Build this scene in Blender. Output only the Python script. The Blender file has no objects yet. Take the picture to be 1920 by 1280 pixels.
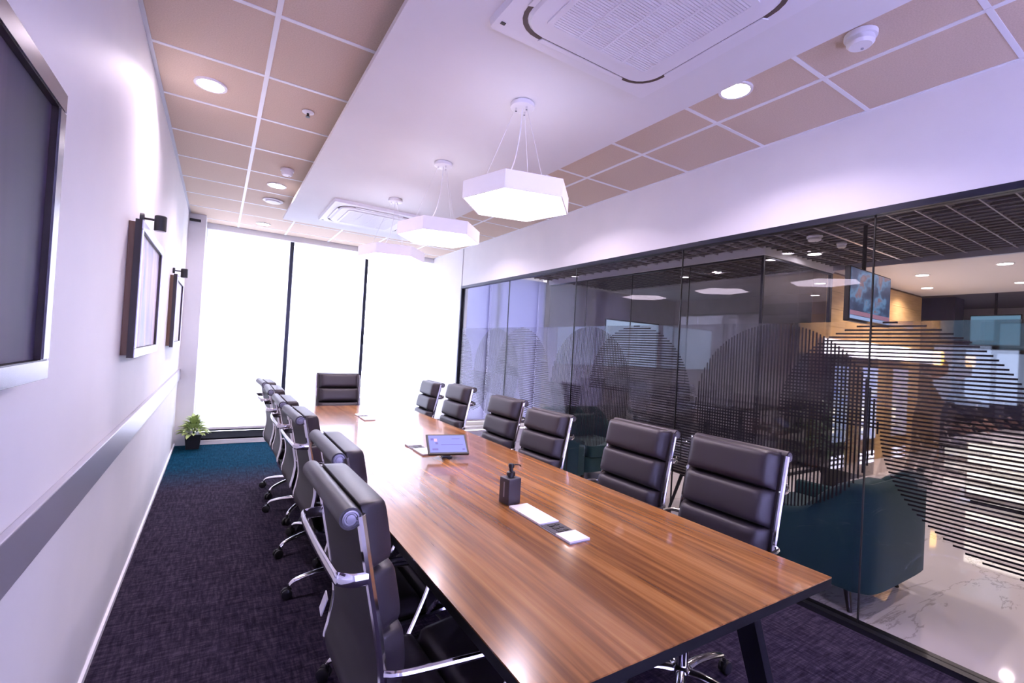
import bpy, bmesh, math, random
from mathutils import Vector, Matrix
random.seed(7)
PI = math.pi
sc = bpy.context.scene
C = sc.collection

# ------------------------------------------------------------------ camera
CAM_Z = 1.42
yaw, pitch, roll, FPX = 0.558722, 0.015987, 0.056846, 881.0
_f = Vector((math.sin(yaw)*math.cos(pitch), math.cos(yaw)*math.cos(pitch), math.sin(pitch)))
_r0 = Vector((math.cos(yaw), -math.sin(yaw), 0)); _u0 = _r0.cross(_f)
_r = math.cos(roll)*_r0 + math.sin(roll)*_u0; _u = _r.cross(_f)
cam = bpy.data.cameras.new('camera'); cam.sensor_width = 36.0; cam.lens = FPX/1920*36.0
cam.clip_start = 0.02; cam.clip_end = 100
co = bpy.data.objects.new('camera', cam); C.objects.link(co)
M = Matrix(((_r.x, _u.x, -_f.x, 0), (_r.y, _u.y, -_f.y, 0), (_r.z, _u.z, -_f.z, CAM_Z), (0, 0, 0, 1)))
co.matrix_world = M
sc.camera = co

# ------------------------------------------------------------------ world, exposure
w = bpy.data.worlds.new('daylight'); sc.world = w; w.use_nodes = True
bg = w.node_tree.nodes['Background']; bg.inputs[0].default_value = (0.84, 0.86, 1.0, 1); bg.inputs[1].default_value = 15.0
sc.view_settings.view_transform = 'Standard'; sc.view_settings.look = 'None'
sc.view_settings.exposure = 0.80; sc.view_settings.gamma = 1.0; sc.view_settings.use_curve_mapping = False
sc.cycles.max_bounces = 8; sc.cycles.diffuse_bounces = 4; sc.cycles.glossy_bounces = 4
sc.cycles.transmission_bounces = 6; sc.cycles.transparent_max_bounces = 18
sc.cycles.sample_clamp_indirect = 6.0; sc.cycles.caustics_reflective = False; sc.cycles.caustics_refractive = False
sc.cycles.use_denoising = True

LAMP = (1.0, 0.82, 1.0)      # colour of the room's lamps
DOWN_W, LOBBY_W = 9.0, 10.0

# ------------------------------------------------------------------ materials
MATS = {}
def mat(name, col, rough=0.5, metal=0.0, emit=None, estr=0.0, spec=0.5, coat=0.0, sheen=0.0):
    if name in MATS: return MATS[name]
    m = bpy.data.materials.new(name); m.use_nodes = True
    b = m.node_tree.nodes['Principled BSDF']
    b.inputs['Base Color'].default_value = (*col, 1); b.inputs['Roughness'].default_value = rough
    b.inputs['Metallic'].default_value = metal; b.inputs['Specular IOR Level'].default_value = spec
    b.inputs['Coat Weight'].default_value = coat; b.inputs['Coat Roughness'].default_value = 0.06
    b.inputs['Sheen Weight'].default_value = sheen
    if emit:
        b.inputs['Emission Color'].default_value = (*emit, 1); b.inputs['Emission Strength'].default_value = estr
    MATS[name] = m
    return m
def N(m, typ, **kw):
    n = m.node_tree.nodes.new(typ)
    for k, v in kw.items(): setattr(n, k, v)
    return n
def L(m, a, b): m.node_tree.links.new(a, b)
def ramp(m, fac, stops):
    n = N(m, 'ShaderNodeValToRGB'); e = n.color_ramp.elements
    while len(e) < len(stops): e.new(0.5)
    for k, (p, c) in enumerate(stops): e[k].position = p; e[k].color = (*c, 1)
    L(m, fac, n.inputs[0]); return n.outputs[0]
def noise(m, scale, detail=4, stretch=(1, 1, 1), rough=0.5, dist=0.0):
    tc = N(m, 'ShaderNodeTexCoord'); mp = N(m, 'ShaderNodeMapping'); mp.inputs['Scale'].default_value = stretch
    L(m, tc.outputs['Object'], mp.inputs[0])
    n = N(m, 'ShaderNodeTexNoise'); n.inputs['Scale'].default_value = scale; n.inputs['Detail'].default_value = detail
    n.inputs['Roughness'].default_value = rough; n.inputs['Distortion'].default_value = dist
    L(m, mp.outputs[0], n.inputs['Vector']); return n.outputs[0]
def P(m): return m.node_tree.nodes['Principled BSDF']
def bump(m, fac, strength=0.2, dist=0.002):
    b = N(m, 'ShaderNodeBump'); b.inputs['Strength'].default_value = strength; b.inputs['Distance'].default_value = dist
    L(m, fac, b.inputs['Height']); L(m, b.outputs[0], P(m).inputs['Normal'])
def vary(m, scale, c0, c1, stretch=(1, 1, 1), bmp=0.0, detail=4):
    f = noise(m, scale, detail, stretch); L(m, ramp(m, f, [(0.3, c0), (0.7, c1)]), P(m).inputs['Base Color'])
    if bmp: bump(m, f, bmp)
    return m

m_wall = vary(mat('wall_paint', (.8, .8, .8), .55), 3, (.78, .775, .79), (.82, .81, .82), bmp=0.03)
m_white = mat('white_paint', (.84, .83, .84), .45)
m_soffit = vary(mat('soffit_paint', (.8, .8, .8), .6), 2, (.80, .79, .80), (.83, .82, .83))
m_tile = vary(mat('ceiling_tile', (.5, .4, .3), .85), 160, (.58, .45, .34), (.68, .54, .42), bmp=0.15)
m_tbar = mat('tbar_white', (.86, .86, .88), .35)
m_alu = mat('satin_aluminium', (.50, .49, .54), .32, 0.55)
m_pewcap = mat('pewter_cap', (.22, .21, .24), .35, .7)
m_chrome = mat('chrome', (.80, .79, .82), .12, 1.0)
m_leather = mat('dark_leather', (.031, .025, .030), .40, spec=.4); bump(m_leather, noise(m_leather, 260, 3), .12, .001)
m_sling = mat('sling_leather', (.028, .023, .026), .50, spec=.35); bump(m_sling, noise(m_sling, 300, 3), .10, .001)
m_black = mat('black_plastic', (.012, .012, .014), .4)
m_blackm = mat('black_metal', (.012, .012, .016), .35, .3)
m_dframe = mat('dark_frame', (.018, .020, .035), .35, .4)
m_plastic = mat('white_plastic', (.84, .83, .86), .35)
m_greyp = mat('grey_plastic', (.30, .29, .33), .5)
m_slot = mat('slot_dark', (.10, .07, .06), .6)
m_teal = mat('teal_velvet', (.002, .040, .047), .85, sheen=.12); bump(m_teal, noise(m_teal, 120, 3), .15, .002)
m_darkwood = mat('dark_wood', (.022, .014, .012), .35)
m_brownwood = mat('brown_wood', (.16, .085, .045), .5)
m_lampface = mat('lamp_diffuser', (.9, .9, .9), .5, emit=(1.0, .85, 1.0), estr=11.0)
m_downface = mat('downlight_face', (.9, .9, .9), .5, emit=(1, .90, 1.0), estr=28.0)

# walnut table
m_wood = mat('walnut_laminate', (.3, .15, .08), .2, coat=.35)
fa = noise(m_wood, 2.2, 8, (9, .34, 1), .60, .8); fb = noise(m_wood, 1.6, 4, (40, .5, 1), .6)
mx = N(m_wood, 'ShaderNodeMix'); mx.data_type = 'FLOAT'; mx.inputs[0].default_value = .20
L(m_wood, fa, mx.inputs[2]); L(m_wood, fb, mx.inputs[3])
L(m_wood, ramp(m_wood, mx.outputs[0], [(.30, (.095, .034, .010)), (.44, (.20, .078, .023)), (.55, (.32, .135, .038)), (.70, (.46, .22, .070))]), P(m_wood).inputs['Base Color'])

# carpet: plum, blending to teal towards the window end
m_carpet = mat('carpet', (.03, .025, .045), 1.0, spec=.04)
fx = noise(m_carpet, 9, 5, (1, 7, 1), .7); fy = noise(m_carpet, 9, 5, (7, 1, 1), .7); fg = noise(m_carpet, 420, 2)
mm = N(m_carpet, 'ShaderNodeMath', operation='MULTIPLY'); L(m_carpet, fx, mm.inputs[0]); L(m_carpet, fy, mm.inputs[1])
ma = N(m_carpet, 'ShaderNodeMath', operation='MULTIPLY_ADD'); L(m_carpet, fg, ma.inputs[0]); ma.inputs[1].default_value = .12; L(m_carpet, mm.outputs[0], ma.inputs[2])
plum = ramp(m_carpet, ma.outputs[0], [(.2, (.012, .009, .018)), (.32, (.032, .025, .042)), (.45, (.070, .056, .082))])
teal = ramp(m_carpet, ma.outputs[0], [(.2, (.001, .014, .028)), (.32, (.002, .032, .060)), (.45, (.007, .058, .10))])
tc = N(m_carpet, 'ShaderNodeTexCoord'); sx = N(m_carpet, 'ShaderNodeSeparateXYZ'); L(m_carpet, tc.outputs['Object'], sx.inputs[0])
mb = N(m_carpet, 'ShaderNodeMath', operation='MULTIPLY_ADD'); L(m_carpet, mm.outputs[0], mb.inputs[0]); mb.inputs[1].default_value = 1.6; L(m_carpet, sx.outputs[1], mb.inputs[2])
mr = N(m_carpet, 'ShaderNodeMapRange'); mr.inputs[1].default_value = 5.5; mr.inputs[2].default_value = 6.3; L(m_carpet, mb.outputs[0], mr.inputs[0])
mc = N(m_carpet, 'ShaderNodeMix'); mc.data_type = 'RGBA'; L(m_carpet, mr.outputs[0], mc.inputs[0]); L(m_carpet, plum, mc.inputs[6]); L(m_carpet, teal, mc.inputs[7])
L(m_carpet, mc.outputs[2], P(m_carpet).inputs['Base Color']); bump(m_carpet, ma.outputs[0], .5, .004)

# marble
m_marble = mat('polished_marble', (.7, .7, .7), .05)
fv = noise(m_marble, .55, 9, (1, 2.2, 1), .60, 1.2)
L(m_marble, ramp(m_marble, fv, [(.0, (.74, .71, .70)), (.492, (.72, .69, .69)), (.5, (.45, .42, .42)), (.508, (.71, .68, .68)), (1., (.75, .71, .70))]), P(m_marble).inputs['Base Color'])

# lobby wood planks
m_plank = mat('oak_plank', (.5, .3, .12), .45)
vary(m_plank, 5, (.50, .31, .12), (.68, .45, .20), (.6, 1, 9))

# translucent roller blind
def blind_mat(name, tcol):
    m = bpy.data.materials.new(name); m.use_nodes = True
    nt = m.node_tree; nt.nodes.remove(nt.nodes['Principled BSDF'])
    tr = nt.nodes.new('ShaderNodeBsdfTranslucent'); tr.inputs[0].default_value = (*tcol, 1)
    df = nt.nodes.new('ShaderNodeBsdfDiffuse'); df.inputs[0].default_value = (.75, .75, .78, 1)
    ms = nt.nodes.new('ShaderNodeMixShader'); ms.inputs[0].default_value = .4
    nt.links.new(tr.outputs[0], ms.inputs[1]); nt.links.new(df.outputs[0], ms.inputs[2]); nt.links.new(ms.outputs[0], nt.nodes['Material Output'].inputs[0])
    return m
m_blind = blind_mat('roller_blind_fabric', (.60, .61, .66))
m_blind2 = blind_mat('added_blind_fabric', (.66, .64, .86))
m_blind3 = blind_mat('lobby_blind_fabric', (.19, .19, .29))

def glass_mat(name, tint, f0=.045, rough=0.0):
    m = bpy.data.materials.new(name); m.use_nodes = True; t = m.node_tree; t.nodes.remove(t.nodes['Principled BSDF'])
    g = t.nodes.new('ShaderNodeNewGeometry'); d = t.nodes.new('ShaderNodeVectorMath'); d.operation = 'DOT_PRODUCT'
    t.links.new(g.outputs['Incoming'], d.inputs[0]); t.links.new(g.outputs['Normal'], d.inputs[1])
    a = t.nodes.new('ShaderNodeMath'); a.operation = 'ABSOLUTE'; t.links.new(d.outputs['Value'], a.inputs[0])
    s = t.nodes.new('ShaderNodeMath'); s.operation = 'SUBTRACT'; s.inputs[0].default_value = 1; t.links.new(a.outputs[0], s.inputs[1])
    p = t.nodes.new('ShaderNodeMath'); p.operation = 'POWER'; p.inputs[1].default_value = 5; t.links.new(s.outputs[0], p.inputs[0])
    q = t.nodes.new('ShaderNodeMath'); q.operation = 'MULTIPLY_ADD'; q.inputs[1].default_value = 1-f0; q.inputs[2].default_value = f0; t.links.new(p.outputs[0], q.inputs[0])
    tp = t.nodes.new('ShaderNodeBsdfTransparent'); tp.inputs[0].default_value = (*tint, 1)
    gl = t.nodes.new('ShaderNodeBsdfGlossy'); gl.inputs['Roughness'].default_value = rough; gl.inputs[0].default_value = (.95, .95, 1, 1)
    mxs = t.nodes.new('ShaderNodeMixShader'); t.links.new(q.outputs[0], mxs.inputs[0]); t.links.new(tp.outputs[0], mxs.inputs[1]); t.links.new(gl.outputs[0], mxs.inputs[2])
    t.links.new(mxs.outputs[0], t.nodes['Material Output'].inputs[0]); return m
m_glass = glass_mat('tinted_glass', (.84, .83, .85), .015)
m_glass2 = glass_mat('clear_glass', (.90, .90, .91))
# frosted privacy film
m_film = bpy.data.materials.new('frosted_film'); m_film.use_nodes = True
t = m_film.node_tree; t.nodes.remove(t.nodes['Principled BSDF'])
rf = t.nodes.new('ShaderNodeBsdfRefraction'); rf.inputs['Roughness'].default_value = .075; rf.inputs['IOR'].default_value = 1.2; rf.inputs[0].default_value = (.96, .96, .98, 1)
tp = t.nodes.new('ShaderNodeBsdfTransparent'); tp.inputs[0].default_value = (.96, .96, .98, 1)
mxs = t.nodes.new('ShaderNodeMixShader'); mxs.inputs[0].default_value = .4
t.links.new(rf.outputs[0], mxs.inputs[1]); t.links.new(tp.outputs[0], mxs.inputs[2]); t.links.new(mxs.outputs[0], t.nodes['Material Output'].inputs[0])
m_stripe = mat('dark_stripe_print', (.012, .010, .016), .5)

# ------------------------------------------------------------------ mesh helpers
class MB:
    def __init__(s): s.v = []; s.f = []
    def add(s, vs, fs):
        o = len(s.v); s.v += [tuple(v) for v in vs]; s.f += [tuple(i+o for i in f) for f in fs]; return s
    def box(s, x0, x1, y0, y1, z0, z1):
        return s.add([(x0, y0, z0), (x1, y0, z0), (x1, y1, z0), (x0, y1, z0), (x0, y0, z1), (x1, y0, z1), (x1, y1, z1), (x0, y1, z1)],
                     [(0, 3, 2, 1), (4, 5, 6, 7), (0, 1, 5, 4), (1, 2, 6, 5), (2, 3, 7, 6), (3, 0, 4, 7)])
    def tube(s, pts, rad, n=10, flat=1.0, cap=True, up=(0, 0, 1)):
        pts = [Vector(p) for p in pts]; k = len(pts); vs = []
        rad = rad if isinstance(rad, (list, tuple)) else [rad]*k
        for i, p in enumerate(pts):
            d = (pts[min(i+1, k-1)]-pts[max(i-1, 0)]).normalized(); upv = Vector(up)
            if abs(d.dot(upv)) > .98: upv = Vector((1, 0, 0)) if abs(d.x) < .9 else Vector((0, 1, 0))
            a = d.cross(upv).normalized(); b = a.cross(d)
            for j in range(n):
                t_ = 2*PI*j/n; vs.append(p + a*math.cos(t_)*rad[i] + b*math.sin(t_)*rad[i]*flat)
        fs = [(i*n+j, i*n+(j+1) % n, (i+1)*n+(j+1) % n, (i+1)*n+j) for i in range(k-1) for j in range(n)]
        if cap: fs += [tuple(reversed(range(n))), tuple((k-1)*n+j for j in range(n))]
        return s.add(vs, fs)
    def lathe(s, prof, n=24, c=(0, 0, 0), axis='z'):
        vs = []; k = len(prof)
        for r_, z in prof:
            for j in range(n):
                t_ = 2*PI*j/n; x, y = r_*math.cos(t_), r_*math.sin(t_)
                vs.append({'z': (c[0]+x, c[1]+y, c[2]+z), 'y': (c[0]+x, c[1]+z, c[2]+y), 'x': (c[0]+z, c[1]+x, c[2]+y)}[axis])
        fs = [(i*n+j, i*n+(j+1) % n, (i+1)*n+(j+1) % n, (i+1)*n+j) for i in range(k-1) for j in range(n)]
        fs += [tuple(reversed(range(n))), tuple((k-1)*n+j for j in range(n))]
        return s.add(vs, fs)
    def prism(s, poly, z0, z1, scale1=1.0, c=(0, 0)):
        n = len(poly)
        vs = [(x, y, z0) for x, y in poly] + [(c[0]+(x-c[0])*scale1, c[1]+(y-c[1])*scale1, z1) for x, y in poly]
        return s.add(vs, [tuple(reversed(range(n))), tuple(range(n, 2*n))] + [(i, (i+1) % n, n+(i+1) % n, n+i) for i in range(n)])
    def ring(s, outer, inner, z0, z1):
        n = len(outer)
        vs = [(x, y, z0) for x, y in outer]+[(x, y, z0) for x, y in inner]+[(x, y, z1) for x, y in outer]+[(x, y, z1) for x, y in inner]
        fs = []
        for i in range(n):
            j = (i+1) % n
            fs += [(i, n+i, n+j, j), (2*n+i, 2*n+j, 3*n+j, 3*n+i), (i, j, 2*n+j, 2*n+i), (n+i, 3*n+i, 3*n+j, n+j)]
        return s.add(vs, fs)
    def build(s, name, m, parent=None, smooth=False, bevel=0.0, seg=2, loc=None):
        me = bpy.data.meshes.new(name); me.from_pydata(s.v, [], s.f)
        bm = bmesh.new(); bm.from_mesh(me); bmesh.ops.recalc_face_normals(bm, faces=bm.faces)
        if bevel: bmesh.ops.bevel(bm, geom=list(bm.edges), offset=bevel, segments=seg, profile=.6, affect='EDGES', clamp_overlap=True)
        bm.to_mesh(me); bm.free()
        if smooth:
            me.polygons.foreach_set('use_smooth', [True]*len(me.polygons))
            if smooth != 'all': me.set_sharp_from_angle(angle=math.radians(38))
        me.materials.append(m)
        o = bpy.data.objects.new(name, me); C.objects.link(o)
        if parent: o.parent = parent
        if loc: o.location = loc
        return o
def box(x0, x1, y0, y1, z0, z1): return MB().box(x0, x1, y0, y1, z0, z1)
def tag(o, label, cat, group=None, kind=None):
    if label: o['label'] = label
    if cat: o['category'] = cat
    if group: o['group'] = group
    if kind: o['kind'] = kind
    return o
def thing(name, label, cat, loc=(0, 0, 0), rz=0, group=None):
    o = bpy.data.objects.new(name, None); C.objects.link(o); o.location = loc; o.rotation_euler = (0, 0, rz); o.empty_display_size = .1
    return tag(o, label, cat, group)
def struct(o): o['kind'] = 'structure'; return o
def link_copy(o, parent, name=None):
    c = o.copy(); C.objects.link(c); c.parent = parent; return c
def copy_tree(o, parent=None):
    c = o.copy(); C.objects.link(c); c.parent = parent
    for ch in o.children: copy_tree(ch, c)
    return c
def rrect(cx, cy, hx, hy, r, n=6):
    out = []
    for sx_, sy_, a0 in ((1, 1, 0), (-1, 1, PI/2), (-1, -1, PI), (1, -1, 1.5*PI)):
        for k in range(n+1):
            a = a0+PI/2*k/n; out.append((cx+sx_*(hx-r)+r*math.cos(a), cy+sy_*(hy-r)+r*math.sin(a)))
    return out
def catmull(pts, n=6):
    P_ = [Vector(p) for p in pts]; P_ = [P_[0]*2-P_[1]]+P_+[P_[-1]*2-P_[-2]]; out = []
    for i in range(1, len(P_)-2):
        for k in range(n):
            t_ = k/n; a, b, c, d = P_[i-1:i+3]
            out.append(.5*((2*b)+(c-a)*t_+(2*a-5*b+4*c-d)*t_*t_+(3*b-a-3*c+d)*t_**3))
    out.append(P_[-2]); return out

# ------------------------------------------------------------------ room shell
XL, XR, ZC, YB, YF = -.386, 3.03, 2.87, 7.60, -1.45
GT, GY1 = 2.275, 6.33             # top of the glass, far end of the glass
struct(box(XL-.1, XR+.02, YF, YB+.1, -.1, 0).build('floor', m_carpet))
struct(box(XR+.02, 14.2, -4.2, YB+.1, -.1, -.002).build('floor_lobby', m_marble))
struct(box(XL-.12, XL, YF-.1, YB+.12, 0, ZC+.2).build('wall_left', m_wall))
wfm = MB().box(XL, -.1, YF-.1, YF, 0, ZC+.2); wfm.box(2.85, XR, YF-.1, YF, 0, ZC+.2); wfm.box(-.1, 2.85, YF-.1, YF, 2.70, ZC+.2); wfm.box(-.1, 2.85, YF-.1, YF, 0, .1)
struct(wfm.build('wall_front', m_wall))
wr = MB().box(XR, XR+.12, YF-.1, GY1, GT+.035, 3.4); wr.box(XR, XR+.12, GY1+.03, YB+.12, 0, 3.4); wr.box(XR, XR+.12, -4.3, YF-.1, 0, 3.4)
struct(wr.build('wall_right', m_wall))
BX0, BX1 = -.205, 3.0
wb = MB().box(XL, BX0, 7.05, YB+.1, 0, ZC+.1); wb.box(BX0, XR, YB-.10, YB+.1, 2.80, ZC+.1); wb.box(BX0, XR, 7.04, YB+.1, 0, .055)
struct(wb.build('wall_back', m_wall))
struct(box(BX0, XR, 7.055, 7.54, .055, .075).build('window_sill', mat('sill_dark_shaded', (.003, .003, .006), .9, spec=.05)))  # dark sill, deepened to near black for the shade beneath the blind
struct(box(XL, XL+.012, YF, 7.05, 0, .028).build('baseboard_left', m_tbar))
rail = struct(box(XL, XL+.022, YF, 7.05, .815, .945).build('trim_1', m_alu, bevel=.004))
struct(box(-.375, -.26, 7.0, 7.05, 2.775, 2.80).build('trim_2', m_blackm))
# windows: mullioned bays behind roller blinds
for k, (a, b) in enumerate(((BX0, .845), (.845, 1.93), (1.93, 3.03))):
    wf = MB(); y0, y1 = 7.57, 7.63
    if k == 0: wf.box(a, a+.02, y0, y1, .075, 2.80)
    else: wf.box(a-.026, a+.026, y0-.01, y1, .075, 2.80)
    wf.box(a+.02, b-.026, y0, y1, .075, .11)
    struct(wf.build('window_%d' % (k+1), m_dframe))
    z0 = .115
    bl = thing('roller_blind', ('white backlit roller blind beside the potted plant, leftmost of the three', 'white backlit roller blind behind the head chair, middle of the three', 'white backlit roller blind beside the white end wall, rightmost of the three')[k], 'blind', (a, 7.55, z0), 0, 'roller blinds on the end windows')
    ww = b-a-.05 if k < 2 else b-a-.03
    box(.025 if k else -.03, .025+ww, -.001, .001, 0, 2.80-z0).build('fabric', m_blind, bl)
    box(.025, .025+ww, -.008, .008, -.014, .014).build('bottom_bar', m_plastic, bl)
# unseen windows added behind the photographer, to cool and brighten the near end
for k, (a, b) in enumerate(((-.1, .9), (.9, 1.9), (1.9, 2.85))):
    wf = MB().box(a, a+.03, YF-.08, YF-.03, .1, 2.70); wf.box(b-.03, b, YF-.08, YF-.03, .1, 2.70); wf.box(a+.03, b-.03, YF-.08, YF-.03, .1, .14)
    struct(wf.build('window_%d' % (k+5), m_dframe))
    bl = thing('roller_blind', ('leftmost', 'middle', 'rightmost')[k]+' roller blind of the added windows behind the photographer', 'blind', (a, YF-.02, .11), 0, 'roller blinds added behind the photographer')
    box(.0, b-a, -.001, .001, 0, 2.58).build('fabric', m_blind2, bl); box(.0, b-a, -.008, .008, -.010, .018).build('bottom_bar', m_plastic, bl)
# ------------------------------------------------------------------ ceiling: tiles, bars, floating soffit
ceil = struct(box(XL, XR, YF, YB, ZC+.03, ZC+.2).build('ceiling', m_white))
xs = [XL, .15, .735, 1.32, 1.92, 2.515, XR]
SY1 = 6.05
tile_cache = {}
yk = [round(.6*k, 2) for k in range(-2, 13)] + [YB-.1]
for i in range(len(xs)-1):
    for j in range(len(yk)-1):
        y0, y1 = yk[j], yk[j+1]
        if i in (2, 3) and y1 < SY1-.1: continue
        key = (i, round(y1-y0, 3))
        wx, wy = xs[i+1]-xs[i], y1-y0
        if key not in tile_cache:
            e = .008
            o = box(e, wx-e, e, wy-e, 0, .02).build('ceiling_tile', m_tile, ceil); tile_cache[key] = o
        else: o = link_copy(tile_cache[key], ceil)
        o.location = (xs[i], y0, ZC+.004)
for x in xs[1:-1]:
    ya = YF if x in (.15, 2.515) else (YF if x in (.735, 1.92) else SY1-.2)
    box(-.012, .012, ya, YB-.1, ZC, ZC+.012).build('ceiling_bar', m_tbar, ceil, loc=(x, 0, 0))
for y in yk[:-1]:
    for a, b in ((XL, .74), (1.9, XR)) if y < SY1-.1 else ((XL, XR),):
        box(a, b, -.011, .011, ZC+.001, ZC+.012).build('ceiling_bar', m_tbar, ceil, loc=(0, y, 0))
box(XL, XL+.02, YF, YB-.1, ZC, ZC+.012).build('ceiling_bar', m_alu, ceil); box(XR-.016, XR, YF, YB-.1, ZC, ZC+.012).build('ceiling_bar', m_tbar, ceil)
SX0, SX1, SZ = .56, 2.07, 2.77
so = box(SX0, SX1, YF, SY1, SZ, SZ+.028).build('ceiling_soffit', m_soffit); struct(so)
box(SX0+.16, SX1-.16, YF, SY1-.16, SZ+.028, ZC+.02).build('soffit_core', m_white, so)

# ------------------------------------------------------------------ glass partition
gp = thing('glass_partition', 'long frameless glass partition with dark frame and striped circle film, between meeting room and lobby', 'partition', (XR, 0, 0))
box(-.004, .06, YF, GY1+.03, GT, GT+.035).build('top_rail', m_dframe, gp)
box(-.02, .07, YF, GY1+.03, 0, .03).build('bottom_rail', m_blackm, gp)
box(-.004, .06, GY1, GY1+.03, .03, GT).build('end_post', m_dframe, gp)
joints = [GY1, 5.02, 3.72, 2.43, 1.155, -.13, YF]
for a, b in zip(joints[1:], joints[:-1]):
    box(.022, .034, a+.003, b-.003, .03, GT).build('glass_pane', m_glass, gp)
for y in joints[1:-1]:
    box(.0215, .0345, y-.003, y+.003, .03, GT).build('glass_joint', m_black, gp)
box(.0365, .038, YF, GY1, .83, 1.685).build('frosted_film', m_film, gp)['label'] = 'frosted privacy film band'
RR, ZM, PIT, LW = .575, 1.105, .0205, .0095
def stripes_v(yc):
    m_ = MB(); n = int(RR/PIT)
    for k in range(-n, n+1):
        h_ = math.sqrt(max(RR*RR-(k*PIT)**2, 0)); y = yc+k*PIT
        if h_ > .01 and y < GY1-.01: m_.box(.0355, .0362, y-LW/2, y+LW/2, ZM-h_, ZM+h_)
    m_.build('striped_circle', m_stripe, gp)['label'] = 'circle of vertical dark stripes'
def stripes_h(yc):
    m_ = MB(); n = int(RR/PIT)
    for k in range(-n, n+1):
        h_ = math.sqrt(max(RR*RR-(k*PIT)**2, 0)); z = ZM+k*PIT; c_ = yc if k >= 0 else yc-.55
        if h_ > .01: m_.box(.0348, .0353, c_-h_, min(c_+h_, GY1-.01), z-LW/2, z+LW/2)
    m_.build('striped_circle', m_stripe, gp)['label'] = 'circle of horizontal dark stripes'
for k in range(-1, 3): stripes_v(1.68+1.81*k)
for k in range(0, 4): stripes_h(1.07+1.81*k)

# ------------------------------------------------------------------ conference table
tb = thing('conference_table', 'long walnut conference table with black edge and dark splayed legs', 'table', (1.13, .72, 0))
TW, TL, TH = .575, 4.22, .75
box(-TW, TW, 0, TL, TH-.004, TH).build('tabletop', m_wood, tb)
box(-TW, TW, 0, TL, TH-.032, TH-.0045).build('table_edge', mat('black_edge', (.004, .004, .005), .6, spec=.2), tb)['label'] = 'black edge band under the top'
box(-.30, .30, .12, TL-.12, TH-.09, TH-.0325).build('under_frame', m_blackm, tb)
for y in (.10, 1.58, 3.05):
    for s in (-1, 1):
        lg = MB(); a = Vector((s*.25, y, TH-.033)); b = Vector((s*.55, y, 0)); d = Vector((.016, 0, 0)); e = Vector((0, .035, 0))
        lg.add([a-d-e, a+d-e, a+d+e, a-d+e, b-d-e, b+d-e, b+d+e, b-d+e], [(0, 1, 2, 3), (7, 6, 5, 4), (0, 4, 5, 1), (1, 5, 6, 2), (2, 6, 7, 3), (3, 7, 4, 0)])
        l_ = lg.build('leg', m_blackm, tb)
        tr_ = MB(); a2 = a+Vector((s*.020, -.03, 0)); b2 = b+Vector((s*.020, -.03, 0)); tr_.tube([a2, a2.lerp(b2, .55)], .004, 6)
        tr_.build('leg_trim', m_chrome, l_)
    if y > 1: pass
# cable under the table
cb = MB().tube(catmull([(1.46, .92, .66), (1.53, .98, .55), (1.60, 1.08, .42), (1.60, 1.15, .30)], 6), .006, 8).build('cable', m_black, tb)

m_char = mat('charcoal_plastic', (.055, .05, .06), .4)
def power_box(y0, y1, o0, o1, label, rot=0, flapz=0):
    t_ = thing('power_box', label, 'power box', (1.125, (y0+y1)/2, TH), 0, 'flap-top power boxes in the table')
    h_ = (y1-y0)/2; c_ = (y0+y1)/2
    box(-.047, .047, -h_, h_, 0, .0035).build('rim', m_greyp, t_)
    s_ = box(-.044, .044, o0-c_, o1-c_, .0036, .0055).build('socket_panel', m_char, t_)
    for k in range(3):
        yy = (o0+o1)/2-c_+(k-1)*.028
        box(-.02, .004, yy-.009, yy+.009, .0056, .0075).build('socket', m_black, s_)
        box(.012, .028, yy-.006, yy+.006, .0056, .0075).build('socket', m_black, s_)
    box(-.046, .046, o1-c_+.002, h_, .0036, .010).build('flap', m_plastic, t_, bevel=.001)
    box(-.046, .046, -h_, o0-c_-.002, .0036, .010).build('flap', m_plastic, t_, bevel=.001)
power_box(1.27, 1.675, 1.355, 1.45, 'white flap-top power box in the table in front of the soap dispenser')
power_box(2.66, 2.98, 2.83, 2.92, 'white flap-top power box in the table behind the tablet')
power_box(3.98, 4.32, 4.15, 4.22, 'white flap-top power box near the far end of the table')

# soap dispenser
sd = thing('soap_dispenser', 'square charcoal pump bottle of sanitiser on the table by the white power flap', 'dispenser', (1.118, 1.735, TH), .12)
m_char = mat('charcoal_plastic', (.055, .05, .06), .4)
box(-.034, .034, -.034, .034, 0, .112).build('bottle', m_char, sd, smooth=True, bevel=.005, seg=3)
MB().lathe([(.014, 0), (.014, .008), (.019, .008), (.019, .022), (.009, .026), (.009, .040)], 20, (0, 0, .112)).build('collar', m_black, sd, smooth=True)
pm = MB().lathe([(.012, .040), (.0135, .044), (.0135, .054), (.011, .058)], 20, (0, 0, .112)).build('pump_head', m_black, sd, smooth=True)
MB().tube(catmull([(0, 0, .163), (.022, -.004, .164), (.040, -.008, .161), (.046, -.009, .155)], 4), .0035, 8).build('nozzle', m_black, pm, smooth=True)
box(-.0346, -.0341, -.004, .004, .030, .095).build('printed_strip', m_greyp, sd)['label'] = 'pale grey vertical print'

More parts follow.
